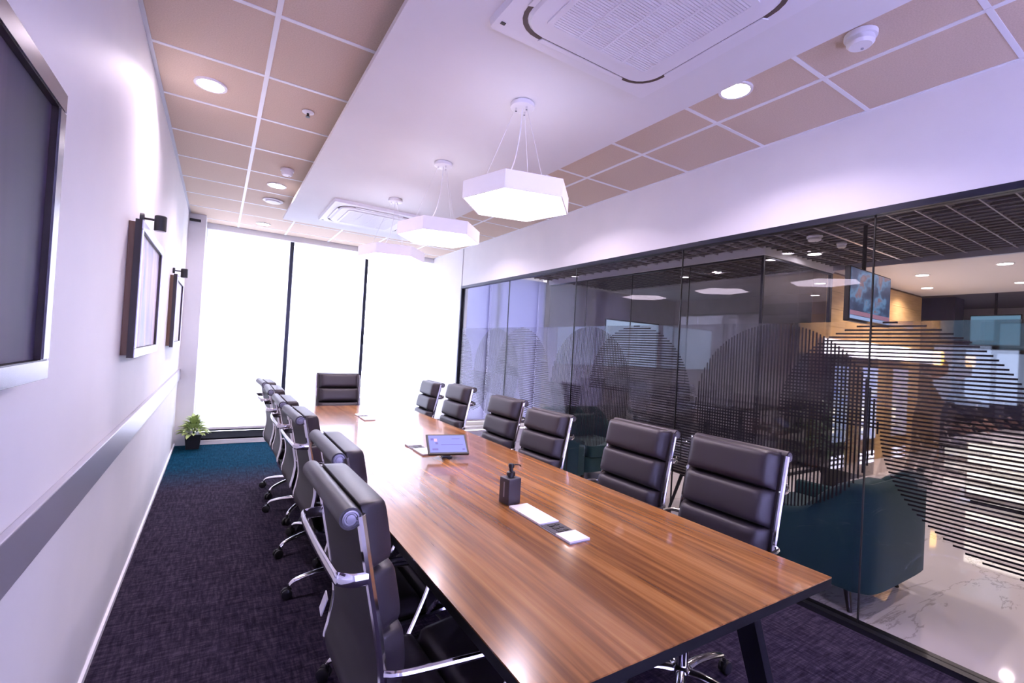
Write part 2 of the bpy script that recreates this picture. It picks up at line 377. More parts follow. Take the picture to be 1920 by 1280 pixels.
# tablet on a stand
tbl = thing('tablet', 'black touch tablet with lit blue screen on a small stand on the table', 'tablet', (1.200, 2.585, TH), -.22)
m_screen = mat('tablet_screen', (.02, .02, .05), .15, emit=(.36, .38, 1.0), estr=.55)
def tilt(mb, ang, off):
    rm = Matrix.Rotation(ang, 4, 'X'); mb.v = [tuple(rm @ Vector(v)+Vector(off)) for v in mb.v]; return mb
ang = -.95; off = (0, 0, .075)
tilt(box(-.122, .122, -.008, .008, -.078, .078), ang, off).build('casing', m_black, tbl, bevel=.004)
scr = tilt(box(-.110, .110, -.0095, -.008, -.066, .066), ang, off).build('screen', m_screen, tbl)
m_uid = mat('screen_dark', (.02, .02, .06), .3, emit=(.10, .08, .35), estr=.8); m_uiw = mat('screen_warm', (.1, .05, .1), .3, emit=(.55, .30, .55), estr=.9)
for (x0, x1, z0, z1, mm_) in ((-.098, -.080, .028, .044, m_uid), (-.078, -.060, .018, .040, m_uiw), (-.072, -.056, -.004, .012, m_uid), (-.040, .095, -.010, -.006, m_uid), (-.095, -.060, -.050, -.036, m_uid), (.085, .100, -.050, -.040, m_uid), (.03, .08, .036, .04, m_uid)):
    tilt(box(x0, x1, -.0102, -.0096, z0, z1), ang, off).build('screen_icon', mm_, scr)
st_ = MB().box(-.03, .03, -.02, .05, 0, .008); st_.add([(-.02, -.01, .008), (.02, -.01, .008), (.02, .03, .008), (-.02, .03, .008), (-.02, .0, .062), (.02, .0, .062), (.02, .02, .07), (-.02, .02, .07)], [(0, 1, 5, 4), (1, 2, 6, 5), (2, 3, 7, 6), (3, 0, 4, 7), (4, 5, 6, 7), (3, 2, 1, 0)])
st_.build('stand', m_black, tbl)

# ------------------------------------------------------------------ office chairs
prof = catmull([(-.315, 1.02), (-.287, .88), (-.258, .74), (-.243, .64), (-.252, .56), (-.262, .50), (-.235, .435), (-.165, .410), (-.05, .408), (.08, .418), (.18, .426), (.235, .412)], 5)
arc = [0]
for a, b in zip(prof, prof[1:]): arc.append(arc[-1]+(b-a).length)
def at_arc(s):
    ext = min(s, 0.0); s = max(0, min(s, arc[-1]-1e-6)); i = max(k for k in range(len(arc)-1) if arc[k] <= s)
    t_ = (s-arc[i])/(arc[i+1]-arc[i]); p = prof[i].lerp(prof[i+1], t_)
    d = (prof[min(i+2, len(prof)-1)]-prof[max(i-1, 0)]).normalized()
    return p+d*ext, Vector((-d.y, d.x))        # point and the normal on the sitter's side
def arc_of(cond): return next(arc[k] for k in range(len(prof)) if cond(prof[k]))
HW = .222
def cushion(s0, s1, T, hw=.208, nu=14, nv=18, taper=0.0):
    m_ = MB(); vs = []
    for side in (0, 1):
        for i in range(nu+1):
            u = i/nu; p, n = at_arc(s0+(s1-s0)*u)
            for j in range(nv+1):
                v = 2*j/nv-1; vv = math.copysign(abs(v)**.8, v)
                e = max(0, (1-abs(2*u-1)**7))**.38*max(0, (1-abs(vv)**14))**.4
                off_ = .007 if side == 0 else .009+T*e
                q = p+n*off_; vs.append((q.x, vv*hw, q.y))
    w_ = nv+1; k0 = (nu+1)*w_; fs = []
    for i in range(nu):
        for j in range(nv):
            a = i*w_+j; fs += [(a, a+1, a+w_+1, a+w_), (k0+a, k0+a+w_, k0+a+w_+1, k0+a+1)]
    for i in range(nu):
        for j in (0, nv): a = i*w_+j; fs.append((a, a+w_, k0+a+w_, k0+a))
    for j in range(nv):
        for i in (0, nu): a = i*w_+j; fs.append((a, a+1, k0+a+1, k0+a))
    return m_.add(vs, fs)
def make_chair(name, label, cat, group):
    t_ = thing(name, label, cat, group=group)
    sl = MB(); vs = []
    for i, p in enumerate(prof):
        n = at_arc(arc[i])[1]
        for o_ in (-.006, .006):
            for y in (-HW, HW): q = p+n*o_; vs.append((q.x, y, q.y))
    fs = []
    for i in range(len(prof)-1):
        a, b = 4*i, 4*i+4; fs += [(a, a+1, b+1, b), (a+2, b+2, b+3, a+3), (a, b, b+2, a+2), (a+1, a+3, b+3, b+1)]
    fs += [(0, 2, 3, 1), tuple(4*(len(prof)-1)+k for k in (0, 1, 3, 2))]
    sl.add(vs, fs).build('sling', m_sling, t_, smooth=True)
    for s in (-1, 1):
        MB().tube([(p.x, s*(HW+.006), p.y) for p in prof], .011, 8, flat=1.0, up=(0, 1, 0)).build('side_rail', m_chrome, t_, smooth=True)
    seat0 = arc_of(lambda p: p.y < .43 and p.x > -.2)
    back = arc_of(lambda p: p.y < .495)
    for a, b in ((-.012, .148), (.149, .301), (.302, .454), (.455, back)):
        cushion(a, b, .066).build('back_cushion', m_leather, t_, smooth='all')
    q = (arc[-1]-seat0)/2
    for k in range(2): cushion(seat0+k*q+.002, seat0+(k+1)*q-.003, .050).build('seat_cushion', m_leather, t_, smooth='all')
    p, n = at_arc(0); rc = p-n*.022+Vector((0, -.002))
    ro = MB().tube([(rc.x, y, rc.y) for y in (-.226, -.2, 0, .2, .226)], .0245, 18, up=(0, 0, 1)).build('head_roll', m_leather, t_, smooth=True)
    for s in (-1, 1):
        MB().lathe([(.0190, 0), (.0190, .002*s), (.0155, .003*s), (.014, .001*s), (.011, .001*s), (.010, .003*s), (.003, .0035*s)], 18, (rc.x, s*.2265, rc.y), 'y').build('end_cap', m_pewcap, ro, smooth=True)
    sb = arc_of(lambda p_: p_.y < .90); p, n = at_arc(sb); bx, bz = p.x, p.y
    rb = MB(); path = [(bx-.006, -.234, bz), (bx-.035, -.233, bz+.001), (bx-.062, -.218, bz+.003), (bx-.070, -.19, bz+.004), (bx-.074, 0, bz+.005), (bx-.070, .19, bz+.004), (bx-.062, .218, bz+.003), (bx-.035, .233, bz+.001), (bx-.006, .234, bz)]
    rb.tube(catmull(path, 5), .0065, 8, flat=2.4, up=(0, 0, 1)).build('rear_handle', m_chrome, t_, smooth=True)
    for s in (-1, 1):
        y = s*(HW+.03)
        ar = catmull([(-.243, y-s*.012, .66), (-.20, y+s*.012, .664), (-.05, y+s*.02, .655), (.06, y+s*.02, .645), (.095, y+s*.016, .62), (.085, y+s*.01, .56), (.04, y, .47), (.01, y-s*.012, .425)], 5)
        MB().tube(ar, .0085, 8, flat=1.0, up=(0, 1, 0)).build('armrest', m_chrome, t_, smooth=True)
    MB().box(-.10, .10, -.07, .07, .365, .398).build('tilt_mechanism', m_blackm, t_, bevel=.012)
    MB().tube([(0.06, -.07, .38), (.08, -.20, .372), (.08, -.26, .37)], .005, 6).build('lever', m_black, t_)
    MB().lathe([(.026, .12), (.026, .26), (.016, .262), (.016, .366)], 16).build('gas_column', m_chrome, t_, smooth=True)
    hb = MB().lathe([(.030, .085), (.042, .095), (.042, .125), (.030, .135)], 18).build('base_hub', m_chrome, t_, smooth=True)
    leg = cst = None
    for k in range(5):
        a = 2*PI*k/5+PI/5
        if leg is None:
            leg = MB().tube(catmull([(.030, 0, .112), (.10, 0, .118), (.20, 0, .108), (.275, 0, .090), (.300, 0, .070)], 5), [.022-.0005*i for i in range(21)], 10, flat=.75).build('base_leg', m_chrome, t_, smooth=True)
            cm = MB()
            for s in (-1, 1): cm.lathe([(.020, -.009), (.027, -.006), (.027, .006), (.020, .009)], 14, (.312, s*.013, .0275), 'y')
            cm.tube([(.300, 0, .078), (.302, 0, .052)], .009, 8); cm.box(.288, .326, -.006, .006, .030, .056)
            cst = cm.build('caster', m_black, leg, smooth=True); o = leg
        else:
            o = link_copy(leg, t_); link_copy(cst, o)
        o.rotation_euler = (0, 0, a)
    return t_
GR = 'black leather office chairs around the table'
spots = [  # x, y, rotation, z-scale, label
    (.600, 1.285, .02, 1.015, 'black padded chrome office chair nearest the camera on the picture-wall side'),
    (.705, 1.87, .0, 1.0, 'second padded office chair from the camera on the picture-wall side'),
    (.705, 2.80, .03, .985, 'third padded office chair from the camera on the picture-wall side'),
    (.700, 3.42, .0, .98, 'fourth padded office chair from the camera on the picture-wall side'),
    (.700, 4.13, -.02, .98, 'fifth padded office chair from the camera on the picture-wall side'),
    (.690, 4.745, .04, .98, 'farthest padded office chair on the picture-wall side, nearest the window'),
    (1.735, 1.28, PI, 1.015, 'black padded office chair nearest the camera on the glass side'),
    (1.735, 1.85, PI, 1.005, 'second padded office chair from the camera on the glass side'),
    (1.735, 2.69, PI+.05, .955, 'third padded office chair from the camera on the glass side'),
    (1.735, 3.28, PI, .985, 'fourth padded office chair from the camera on the glass side'),
    (1.735, 4.15, PI, 1.0, 'fifth padded office chair from the camera on the glass side'),
    (1.735, 4.88, PI-.03, .975, 'farthest padded office chair on the glass side, nearest the window'),
    (1.17, 5.18, -PI/2, 1.0, 'black padded office chair at the head of the table in front of the window'),
]
proto = make_chair('office_chair', spots[0][4], 'chair', GR)
for k, (x, y, rz, sz, lab) in enumerate(spots):
    o = proto if k == 0 else copy_tree(proto)
    o.location = (x, y, 0); o.rotation_euler = (0, 0, rz); o.scale = (1, 1, sz); o['label'] = lab
    spin = {1: PI/5, 3: PI/10, 4: -PI/10, 5: PI/5, 7: PI/5, 9: PI/5, 11: PI/5}.get(k, 0)
    for ch in o.children:                         # swivel the star base so that neighbours' casters clear
        if spin and ch.name.startswith('base_leg'): ch.rotation_euler = (0, 0, ch.rotation_euler.z+spin)
tg = MB().box(-.002, .002, -.018, .018, -.03, .03).build('paper_tag', m_plastic, proto, loc=(-.275, .235, .60)); tg.rotation_euler = (.3, .2, 0); tg['label'] = 'white paper tag'

# ------------------------------------------------------------------ pendants
HEXA = math.radians(-14)
def hexagon(r_): return [(r_*math.cos(HEXA+PI/3*k), r_*math.sin(HEXA+PI/3*k)) for k in range(6)]
def make_pendant():
    t_ = thing('pendant_lamp', 'x', 'lamp', group='hexagonal pendants above the table')
    MB().ring(hexagon(.305), hexagon(.296), 0, .092).build('hexagon_frame', mat('opal_acrylic', (.86, .84, .88), .4, emit=(.95, .85, 1.0), estr=.16), t_)
    MB().prism(hexagon(.296), .088, .0915).build('added_uplight', mat('uplight_glow', (.86, .84, .88), .4, emit=(1.0, .86, 1.0), estr=.9), t_)  # glowing top added to brighten the ceiling and upper walls
    MB().prism(hexagon(.2955), .004, .012).build('diffuser', m_lampface, t_)
    cz = SZ-2.2
    cp = MB().lathe([(.060, cz), (.066, cz-.006), (.066, cz-.026), (.058, cz-.030), (.004, cz-.030)], 24).build('ceiling_rose', m_plastic, t_, smooth=True)
    for k in range(3):
        a = HEXA+2*PI*k/3+.9
        MB().tube([(.035*math.cos(a), .035*math.sin(a), cz-.028), (.20*math.cos(a), .20*math.sin(a), .0916)], (.0013), 6).build('suspension_wire', m_plastic, t_)
        MB().lathe([(.006, cz-.048), (.006, cz-.03)], 10, (.035*math.cos(a), .035*math.sin(a), 0)).build('wire_gripper', m_chrome, cp)
    MB().tube(catmull([(0, 0, cz-.03), (-.01, 0, cz-.2), (-.03, .02, .22), (-.07, .05, .12), (-.08, .05, .0916)], 5), .003, 6).build('power_cord', m_plastic, t_)
    return t_
pp = make_pendant()
for k, (y, lab) in enumerate(((2.18, 'white glowing hexagonal pendant nearest the camera, largest in view'), (3.25, 'white glowing hexagonal pendant between the other two'), (4.37, 'white glowing hexagonal pendant nearest the window'))):
    o = pp if k == 0 else copy_tree(pp)
    o.location = (1.345, y, 2.2); o['label'] = lab

# ------------------------------------------------------------------ ceiling fittings
def lamp_light(parent, power, size=.12, loc=(0, 0, -.012), col=LAMP, spread=140):
    l_ = bpy.data.lights.new('lamp_light', 'AREA'); l_.shape = 'DISK'; l_.size = size; l_.energy = power; l_.color = col; l_.spread = math.radians(spread)
    o = bpy.data.objects.new('lamp_light', l_); C.objects.link(o); o.parent = parent; o.location = loc; return o
def make_down(power):
    t_ = thing('downlight', 'x', 'downlight', group='recessed ceiling downlights')
    MB().ring([(.085*math.cos(2*PI*k/28), .085*math.sin(2*PI*k/28)) for k in range(28)], [(.070*math.cos(2*PI*k/28), .070*math.sin(2*PI*k/28)) for k in range(28)], -.006, .004).build('bezel', m_plastic, t_)
    MB().lathe([(.070, .002), (.070, -.003), (.03, -.004)], 28).build('light_disc', m_downface, t_)
    lamp_light(t_, power)
    return t_
dp = make_down(DOWN_W)
for k, (x, y, lab) in enumerate(((-.12, 3.31, 'large round downlight in the tan tiles close to the picture wall'),
        (.40, 5.09, 'round downlight in the left tile strip between the smoke alarm and the disc vent'),
        (.42, 6.97, 'round downlight in the left tile strip right beside the window'),
        (2.27, 1.52, 'round downlight in the right tile strip beside the large air conditioner'),
        (2.25, 3.25, 'round downlight in the right tile strip just above the nearest pendant'),
        (2.24, 5.03, 'round downlight in the right tile strip above the middle pendant'))):
    o = dp if k == 0 else copy_tree(dp)
    o.location = (x, y, ZC); o['label'] = lab
def detector(loc, r_, label, name='smoke_detector', cat='smoke detector', m1=m_plastic):
    t_ = thing(name, label, cat, loc)
    MB().lathe([(r_, 0), (r_, -.014), (r_*.97, -.018)], 24).build('base', m1, t_, smooth=True)
    MB().lathe([(r_*.80, -.018), (r_*.84, -.026), (r_*.84, -.040), (r_*.68, -.052), (r_*.2, -.054)], 24).build('cover', m1, t_, smooth=True)
    MB().lathe([(.006, -.053), (.006, -.057)], 10, (r_*.3, 0, 0)).build('indicator', m_greyp, t_)
    return t_
detector((.43, 4.54, ZC), .055, 'white round smoke detector on the left tile strip')
detector((2.29, .95, ZC), .062, 'large white motion sensor on the right tile strip', 'motion_sensor', 'sensor')
sp = thing('sprinkler', 'small sprinkler head in the left tile strip', 'sprinkler', (.41, 3.29, ZC))
MB().lathe([(.036, 0), (.036, -.004), (.012, -.010)], 20).build('escutcheon', m_plastic, sp, smooth=True)
MB().lathe([(.008, -.008), (.008, -.028), (.014, -.030), (.014, -.034)], 12).build('head', m_blackm, sp, smooth=True)
dv = thing('disc_vent', 'flat white round disc valve on the left tile strip', 'vent', (.42, 5.68, ZC))
MB().lathe([(.10, 0), (.10, -.008), (.085, -.012)], 28).build('rim', m_plastic, dv, smooth=True)
MB().lathe([(.07, -.014), (.075, -.022), (.03, -.028)], 28).build('disc', m_plastic, dv, smooth=True)
MB().lathe([(.02, -.012), (.02, -.016)], 12).build('stem', m_greyp, dv)

def make_cassette():
    t_ = thing('ceiling_air_conditioner', 'x', 'air conditioner', group='ceiling cassette air conditioners')
    MB().prism(rrect(0, 0, .455, .455, .02), 0, -.028, .985).build('panel', m_plastic, t_)
    MB().ring(rrect(0, 0, .385, .385, .13), rrect(0, 0, .366, .366, .115), -.0281, -.030).build('air_slot', m_slot, t_)
    fl = None
    for k in range(4):
        if fl is None:
            f_ = MB(); pts = [(-.235, .368), (.235, .368), (.245, .392), (-.245, .392)]
            fl = f_.prism(pts, -.0301, -.036).build('flap', m_plastic, t_, bevel=.002); o = fl
        else: o = link_copy(fl, t_)
        o.rotation_euler = (0, 0, k*PI/2)
    MB().prism(rrect(0, 0, .365, .365, .115), -.0281, -.040, .97).build('centre_panel', m_plastic, t_)
    g = box(-.262, .262, -.262, .262, -.0405, -.0402).build('grille_back', mat('grille_grey', (.50, .49, .55), .5), t_)
    gr = MB()
    for k in range(-21, 22): gr.box(-.262, .262, k*.0122-.0045, k*.0122+.0045, -.0412, -.046)
    gr.build('grille_slats', m_plastic, t_)['kind'] = 'stuff'
    for x in (-.13, 0, .13): box(x-.004, x+.004, -.262, .262, -.0412, -.0475).build('grille_bar', m_plastic, t_)
    MB().ring(rrect(0, 0, .285, .285, .03), rrect(0, 0, .262, .262, .015), -.0402, -.047).build('grille_frame', m_plastic, t_)
    MB().box(-.425, -.405, .385, .40, -.0285, -.031).build('sensor_window', m_black, t_)
    return t_
ac = make_cassette(); ac.location = (1.325, 1.27, SZ); ac['label'] = 'large white cassette air conditioner nearest the camera, cut by the top of the picture'
a2 = copy_tree(ac); a2.location = (1.33, 5.20, SZ); a2['label'] = 'white cassette air conditioner at the far end of the soffit by the window'

# ------------------------------------------------------------------ left wall: pictures and picture lamps
def art_mat(name, stops, scale, rough=.42, coat=0.0):
    m = mat(name, (.1, .1, .1), rough, coat=coat, spec=.3)
    f_ = noise(m, scale, 3, (1, 1, .12), .5, .6); L(m, ramp(m, f_, stops), P(m).inputs['Base Color']); return m
art1 = art_mat('art_dark', [(.3, (.012, .018, .032)), (.5, (.040, .032, .070)), (.7, (.13, .07, .12))], 5, .55, 0.0)
art2 = art_mat('art_lilac_reflect', [(.3, (.16, .13, .24)), (.48, (.36, .28, .42)), (.58, (.62, .48, .52)), (.7, (.22, .34, .52))], 4)  # here and below, pale and blue streaks are reflections put into the colour
art3 = art_mat('art_pale_reflect', [(.3, (.18, .15, .26)), (.5, (.50, .42, .46)), (.7, (.30, .38, .52))], 6)
m_silver = mat('silver_frame', (.62, .60, .68), .3, .7); m_pewter = mat('pewter_frame', (.20, .18, .22), .25, .75)
def picture(y0, y1, z0, z1, art, fm, label, glazed):
    t_ = thing('framed_picture', label, 'picture', (XL, (y0+y1)/2, (z0+z1)/2), 0, 'framed pictures on the wall')
    hy, hz = (y1-y0)/2, (z1-z0)/2
    box(.001, .026, -hy+.012, hy-.012, -hz+.012, hz-.012).build('back_box', m_brownwood, t_)
    fr = MB()
    for (a, b, c, d) in ((-hy, hy, hz-.045, hz), (-hy, hy, -hz, -hz+.045), (-hy, -hy+.045, -hz+.045, hz-.045), (hy-.045, hy, -hz+.045, hz-.045)): fr.box(.026, .052, a, b, c, d)
    fr.build('outer_frame', m_darkwood, t_)
    for (a, b, c, d) in ((-hy, hy, hz-.045, hz), (-hy, hy, -hz, -hz+.045), (-hy, -hy+.045, -hz+.045, hz-.045), (hy-.045, hy, -hz+.045, hz-.045)):
        box(.0521, .056, a+.002, b-.002, c+.002, d-.002).build('frame_moulding', fm, t_)
    box(.027, .040, -hy+.046, hy-.046, -hz+.046, hz-.046).build('canvas', art, t_)
    if glazed: box(.0405, .0425, -hy+.046, hy-.046, -hz+.046, hz-.046).build('glazing', m_glass2, t_)
    return t_
picture(.40, 1.50, 1.29, 1.955, art1, m_pewter, 'dark framed picture nearest the camera, cut by the left edge', False)
picture(2.83, 3.80, 1.275, 1.935, art2, m_silver, 'silver-framed lilac picture in the middle of the wall', False)
picture(5.10, 5.98, 1.265, 1.915, art3, m_silver, 'silver-framed pale picture nearest the window', False)
def sconce(y, z, label):
    t_ = thing('picture_light', label, 'wall lamp', (XL, y, z), 0, 'black spot lamps over the pictures')
    MB().lathe([(.026, 0), (.026, .016), (.022, .018)], 18, (0, 0, 0), 'x').build('wall_mount', m_black, t_, smooth=True)
    MB().tube([(.016, 0, 0), (.065, 0, 0)], .006, 8).build('arm', m_black, t_)
    MB().lathe([(.026, -.052), (.028, -.05), (.028, .026), (.022, .030)], 20, (.088, 0, -.004)).build('lamp_head', m_black, t_, smooth=True)
    MB().lathe([(.022, -.0535), (.022, -.0525)], 16, (.088, 0, -.004)).build('lens', m_plastic, t_)
sconce(3.18, 2.005, 'small black spot lamp over the middle picture')
sconce(5.33, 1.965, 'small black spot lamp over the picture nearest the window')

# ------------------------------------------------------------------ plants
m_leafL = vary(mat('pale_leaf', (.3, .45, .1), .5), 14, (.26, .40, .09), (.58, .66, .30))
m_leafD = vary(mat('dark_leaf', (.03, .1, .02), .45), 10, (.012, .05, .010), (.04, .13, .025))
def leaf_mesh(lw=.32):
    m_ = MB(); vs = []; n = 6
    for i in range(n+1):
        u = i/n; wd = lw*math.sin(PI*min(1, u*.96+.03))**.8*.5; dz = .30*u-.42*u*u
        vs += [(u, -wd, dz+wd*.4), (u, 0, dz), (u, wd, dz+wd*.4)]
    fs = []
    for i in range(n):
        a = 3*i; fs += [(a, a+3, a+4, a+1), (a+1, a+4, a+5, a+2)]
    return m_.add(vs, fs)
def plant(name, label, loc, pot_r, pot_h, nl, lm, spread, hgt, lsize, square=False, lw=.32):
    t_ = thing(name, label, 'plant', loc)
    if square: MB().prism([(s*pot_r*.8, q*pot_r*.8) for s, q in ((-1, -1), (1, -1), (1, 1), (-1, 1))], 0, pot_h, 1.25).build('pot', m_black, t_, bevel=.006)
    else: MB().lathe([(pot_r*.75, 0), (pot_r, pot_h), (pot_r*.9, pot_h), (pot_r*.88, pot_h-.02)], 20).build('pot', m_black, t_, smooth=True)
    MB().lathe([(pot_r*.86, pot_h-.03), (pot_r*.86, pot_h-.012)], 14).build('soil', m_darkwood, t_)
    lf = None
    for k in range(nl):
        a = k*2.399+random.uniform(-.3, .3); u = (k+.5)/nl; el = 1.25-1.35*u+random.uniform(-.15, .15)
        if lf is None: lf = leaf_mesh(lw).build('leaf', lm, t_, smooth='all'); o = lf
        else: o = link_copy(lf, t_)
        base = Vector((math.cos(a)*spread*u*.35, math.sin(a)*spread*u*.35, pot_h+hgt*(1-u)*.75))
        o.location = base; o.rotation_euler = (0, -el, a); s_ = lsize*random.uniform(.75, 1.15); o.scale = (s_, s_, s_)
    st = MB()
    for k in range(5):
        a = k*1.3; st.tube([(0, 0, pot_h-.02), (.02*math.cos(a), .02*math.sin(a), pot_h+hgt*.4), (.05*math.cos(a), .05*math.sin(a), pot_h+hgt*.75)], .004, 6)
    st.build('stems', m_leafD, t_)
    return t_
plant('potted_plant', 'pale green leafy plant in a square black pot in the corner by the window', (-.185, 6.85, 0), .085, .18, 120, m_leafL, .26, .19, .105, True, .44)

# ------------------------------------------------------------------ lobby beyond the glass
LZ = 2.80
m_lobwall = vary(mat('lobby_wall', (.55, .52, .5), .6), 3, (.52, .49, .46), (.60, .56, .53))
m_dark = mat('dark_plenum', (.035, .028, .030), .8)
m_gridb = mat('grid_bar', (.13, .115, .12), .5); m_gridw = mat('grid_bar_light', (.30, .27, .30), .4)
# facade continuing across the lobby, the far walls
lw_ = MB().box(XR+.12, 14.2, YB+.08, YB+.2, 2.75, 3.4); lw_.box(5.45, 14.2, YB-.06, YB+.2, 0, 3.4); lw_.box(XR+.12, 5.6, YB-.02, YB+.2, 0, .08)
struct(lw_.build('wall_lobby_back', m_lobwall))
struct(box(14.1, 14.2, -4.2, YB, 0, 3.4).build('wall_lobby_far', m_lobwall))
struct(box(XR+.12, 14.2, -4.3, -4.2, 0, 3.4).build('wall_lobby_front', m_lobwall))
wf = MB().box(3.15, 3.20, 7.57, 7.63, .08, 2.75); wf.box(4.35, 4.41, 7.57, 7.63, .08, 2.75); wf.box(5.40, 5.45, 7.57, 7.63, .08, 2.75); struct(wf.build('window_4', m_dframe))
for k, (a, b) in enumerate(((3.16, 4.37), (4.37, 5.455))):
    bl = thing('roller_blind', ('roller blind at the end of the lobby, seen through the far glass pane', 'roller blind at the end of the lobby beside the second meeting room')[k], 'blind', (a, 7.545, .07), 0, 'roller blinds in the lobby')
    box(0, b-a, -.001, .001, 0.02, 2.70).build('fabric', m_blind3, bl); box(0, b-a, -.008, .008, .012, .036).build('bottom_bar', m_plastic, bl)
# ceilings: dark open-cell grid over the walkway, white plaster beyond
lc = struct(box(XR+.12, 7.2, -4.2, YB+.08, 3.3, 3.4).build('ceiling_lobby', m_dark))
gl_ = MB()
for k in range(int((7.2-3.2)/.12)+1): x = 3.2+.12*k; gl_.box(x-.006, x+.006, -3.0, 7.5, LZ, LZ+.016)
g1 = gl_.build('cell_grid', m_gridb, lc); g1['kind'] = 'stuff'
gl_ = MB()
for k in range(int(10.5/.2)+1): y = -3.0+.2*k; gl_.box(3.16, 7.2, y-.006, y+.006, LZ-.003, LZ+.038)
g2 = gl_.build('cell_grid', m_gridw, lc); g2['kind'] = 'stuff'
for k in range(4): y = -2.4+2.4*k; box(3.16, 7.2, y-.012, y+.012, LZ-.004, LZ+.04).build('grid_runner', m_alu, lc)
struct(box(7.2, 10.65, -4.2, YB, LZ-.02, LZ+.62).build('ceiling_lobby_white', m_soffit))
struct(box(10.65, 14.1, -4.2, YB, LZ+.08, LZ+.62).build('ceiling_lobby_far', mat('far_ceiling', (.16, .14, .15), .7)))
struct(box(7.14, 7.2, -4.2, 3.2, LZ-.05, LZ+.55).build('trim_3', m_alu))

# wood-clad wall (planks) at y = 3.25
ww_ = struct(box(7.2, 10.62, 3.27, 3.45, 0, LZ-.02).build('wall_wood', m_brownwood))
for r_ in range(11):
    z0 = r_*.25; z1 = min(z0+.246, LZ-.025)
    xo = 7.205
    while xo < 10.61:
        x1 = min(xo+(1.7 if (r_ % 2 == 0 or xo > 7.3) else .85), 10.615)
        box(0, x1-xo-.004, 0, .02, 0, z1-z0).build('plank', m_plank, ww_, loc=(xo, 3.249+random.uniform(0, .003), z0+.002)); xo = x1

# second glass meeting room
gr_ = thing('glass_meeting_room', 'second glass-walled meeting room across the lobby', 'glass room', (5.5, 3.2, 0))
RH, RD, RW = 2.72, 4.29, 1.68
fm_ = MB().box(-.03, .05, -.03, RD, RH, LZ+.02); fm_.box(.05, RW, -.03, .05, RH, LZ+.02); fm_.build('fascia', m_white, gr_)
for (a, b) in ((0, 1.05), (1.05, 2.12), (2.12, 3.2), (3.2, 4.28)): box(.006, .016, a+.02, b-.004, .03, RH).build('glass_pane', m_glass2, gr_)
for (a, b) in ((0, .84), (.84, RW)): box(a+.02, b-.004, .006, .016, .03, RH).build('glass_pane', m_glass2, gr_)
box(-.005, .025, -.005, .025, 0, RH).build('corner_post', m_dframe, gr_); box(RW-.03, RW+.02, -.005, .035, 0, RH).build('door_post', m_dframe, gr_)
box(-.005, .03, .025, RD, 0, .03).build('bottom_rail', m_dframe, gr_); box(.025, RW, -.005, .03, 0, .03).build('bottom_rail', m_dframe, gr_)
box(-.005, .03, .025, RD, RH-.02, RH).build('top_rail', m_dframe, gr_); box(.025, RW, -.005, .03, RH-.02, RH).build('top_rail', m_dframe, gr_)
for y in (1.05, 2.12, 3.2): box(.004, .018, y-.004, y+.004, .03, RH-.02).build('glass_joint', m_black, gr_)
struct(box(9.3, 9.4, 3.46, YB, 0, LZ).build('wall_room_side', m_lobwall))
struct(box(5.55, 9.3, 3.46, YB, LZ+.02, LZ+.1).build('ceiling_room', mat('room_ceiling', (.40, .36, .30), .8)))
struct(box(5.55, 9.3, 3.4, YB, -.001, .006).build('floor_room', mat('room_carpet', (.05, .042, .045), .95)))
ws = thing('wall_screen', 'pale blue lit screen on the end wall of the second meeting room', 'screen', (7.9, YB-.02, 1.15))
box(-.85, .85, -.05, 0, 0, 1.05).build('casing', m_black, ws); box(-.82, .82, -.054, -.0505, .03, 1.02).build('display', mat('pale_display', (.1, .15, .2), .3, emit=(.55, .75, 1), estr=.55), ws)
t2 = thing('meeting_table', 'dark meeting table inside the second glass room', 'table', (7.2, 5.2, .006))
box(-.55, .55, -1.2, 1.2, .70, .74).build('tabletop', m_darkwood, t2, bevel=.004)
for sx_ in (-.45, .45):
    for sy_ in (-1.05, 1.05): box(sx_-.03, sx_+.03, sy_-.03, sy_+.03, 0, .70).build('leg', m_blackm, t2)
for x, y, rz, lab in ((6.35, 4.7, 0, 'dark office chair in the second glass room, nearer the lobby corner'), (6.35, 5.6, 0, 'dark office chair in the second glass room, nearer the windows'), (7.2, 3.85, PI/2, 'dark office chair at the near end of the second room table')):
    o = copy_tree(proto); o.location = (x, y, .006); o.rotation_euler = (0, 0, rz); o.scale = (1, 1, 1); o['label'] = lab; o['group'] = 'chairs in the second meeting room'
    for ch in list(o.children):
        if ch.name.startswith('paper_tag'): bpy.data.objects.remove(ch)

# lobby downlights
def lobby_down(x, y, z, lab, pw=LOBBY_W):
    o = copy_tree(dp); o.location = (x, y, z); o['label'] = lab; o['group'] = 'lobby downlights'
    for ch in o.children:
        if ch.type == 'LIGHT': ch.data = ch.data.copy(); ch.data.energy = pw; ch.data.color = (1, .82, .76)
    return o
lobby_down(6.16, 2.95, LZ, 'downlight in the dark cell ceiling by the second room corner')
lobby_down(3.75, 2.30, LZ, 'downlight in the dark cell ceiling above the gap between the armchairs')
lobby_down(4.20, .25, LZ, 'downlight in the dark cell ceiling towards the reception desk')
lobby_down(4.20, -.85, LZ, 'downlight in the dark cell ceiling outside the right edge of the picture')
lobby_down(7.95, 1.66, LZ-.02, 'bright downlight in the white lobby ceiling above the desk')
lobby_down(9.65, 1.84, LZ-.02, 'small far downlight in the white lobby ceiling, right of the plank wall')
lobby_down(9.60, 2.88, LZ-.02, 'downlight in the white lobby ceiling in front of the plank wall')
lobby_down(4.4, 5.2, LZ, 'downlight in the lobby walkway near the far windows', 22)
lobby_down(6.6, 4.6, LZ+.018, 'downlight inside the second glass room above its chairs', 45)
lobby_down(8.2, 6.0, LZ+.018, 'downlight inside the second glass room towards the screen wall', 45)
detector((5.31, 2.55, LZ), .075, 'white smoke detector under the dark lobby cell ceiling, larger one')
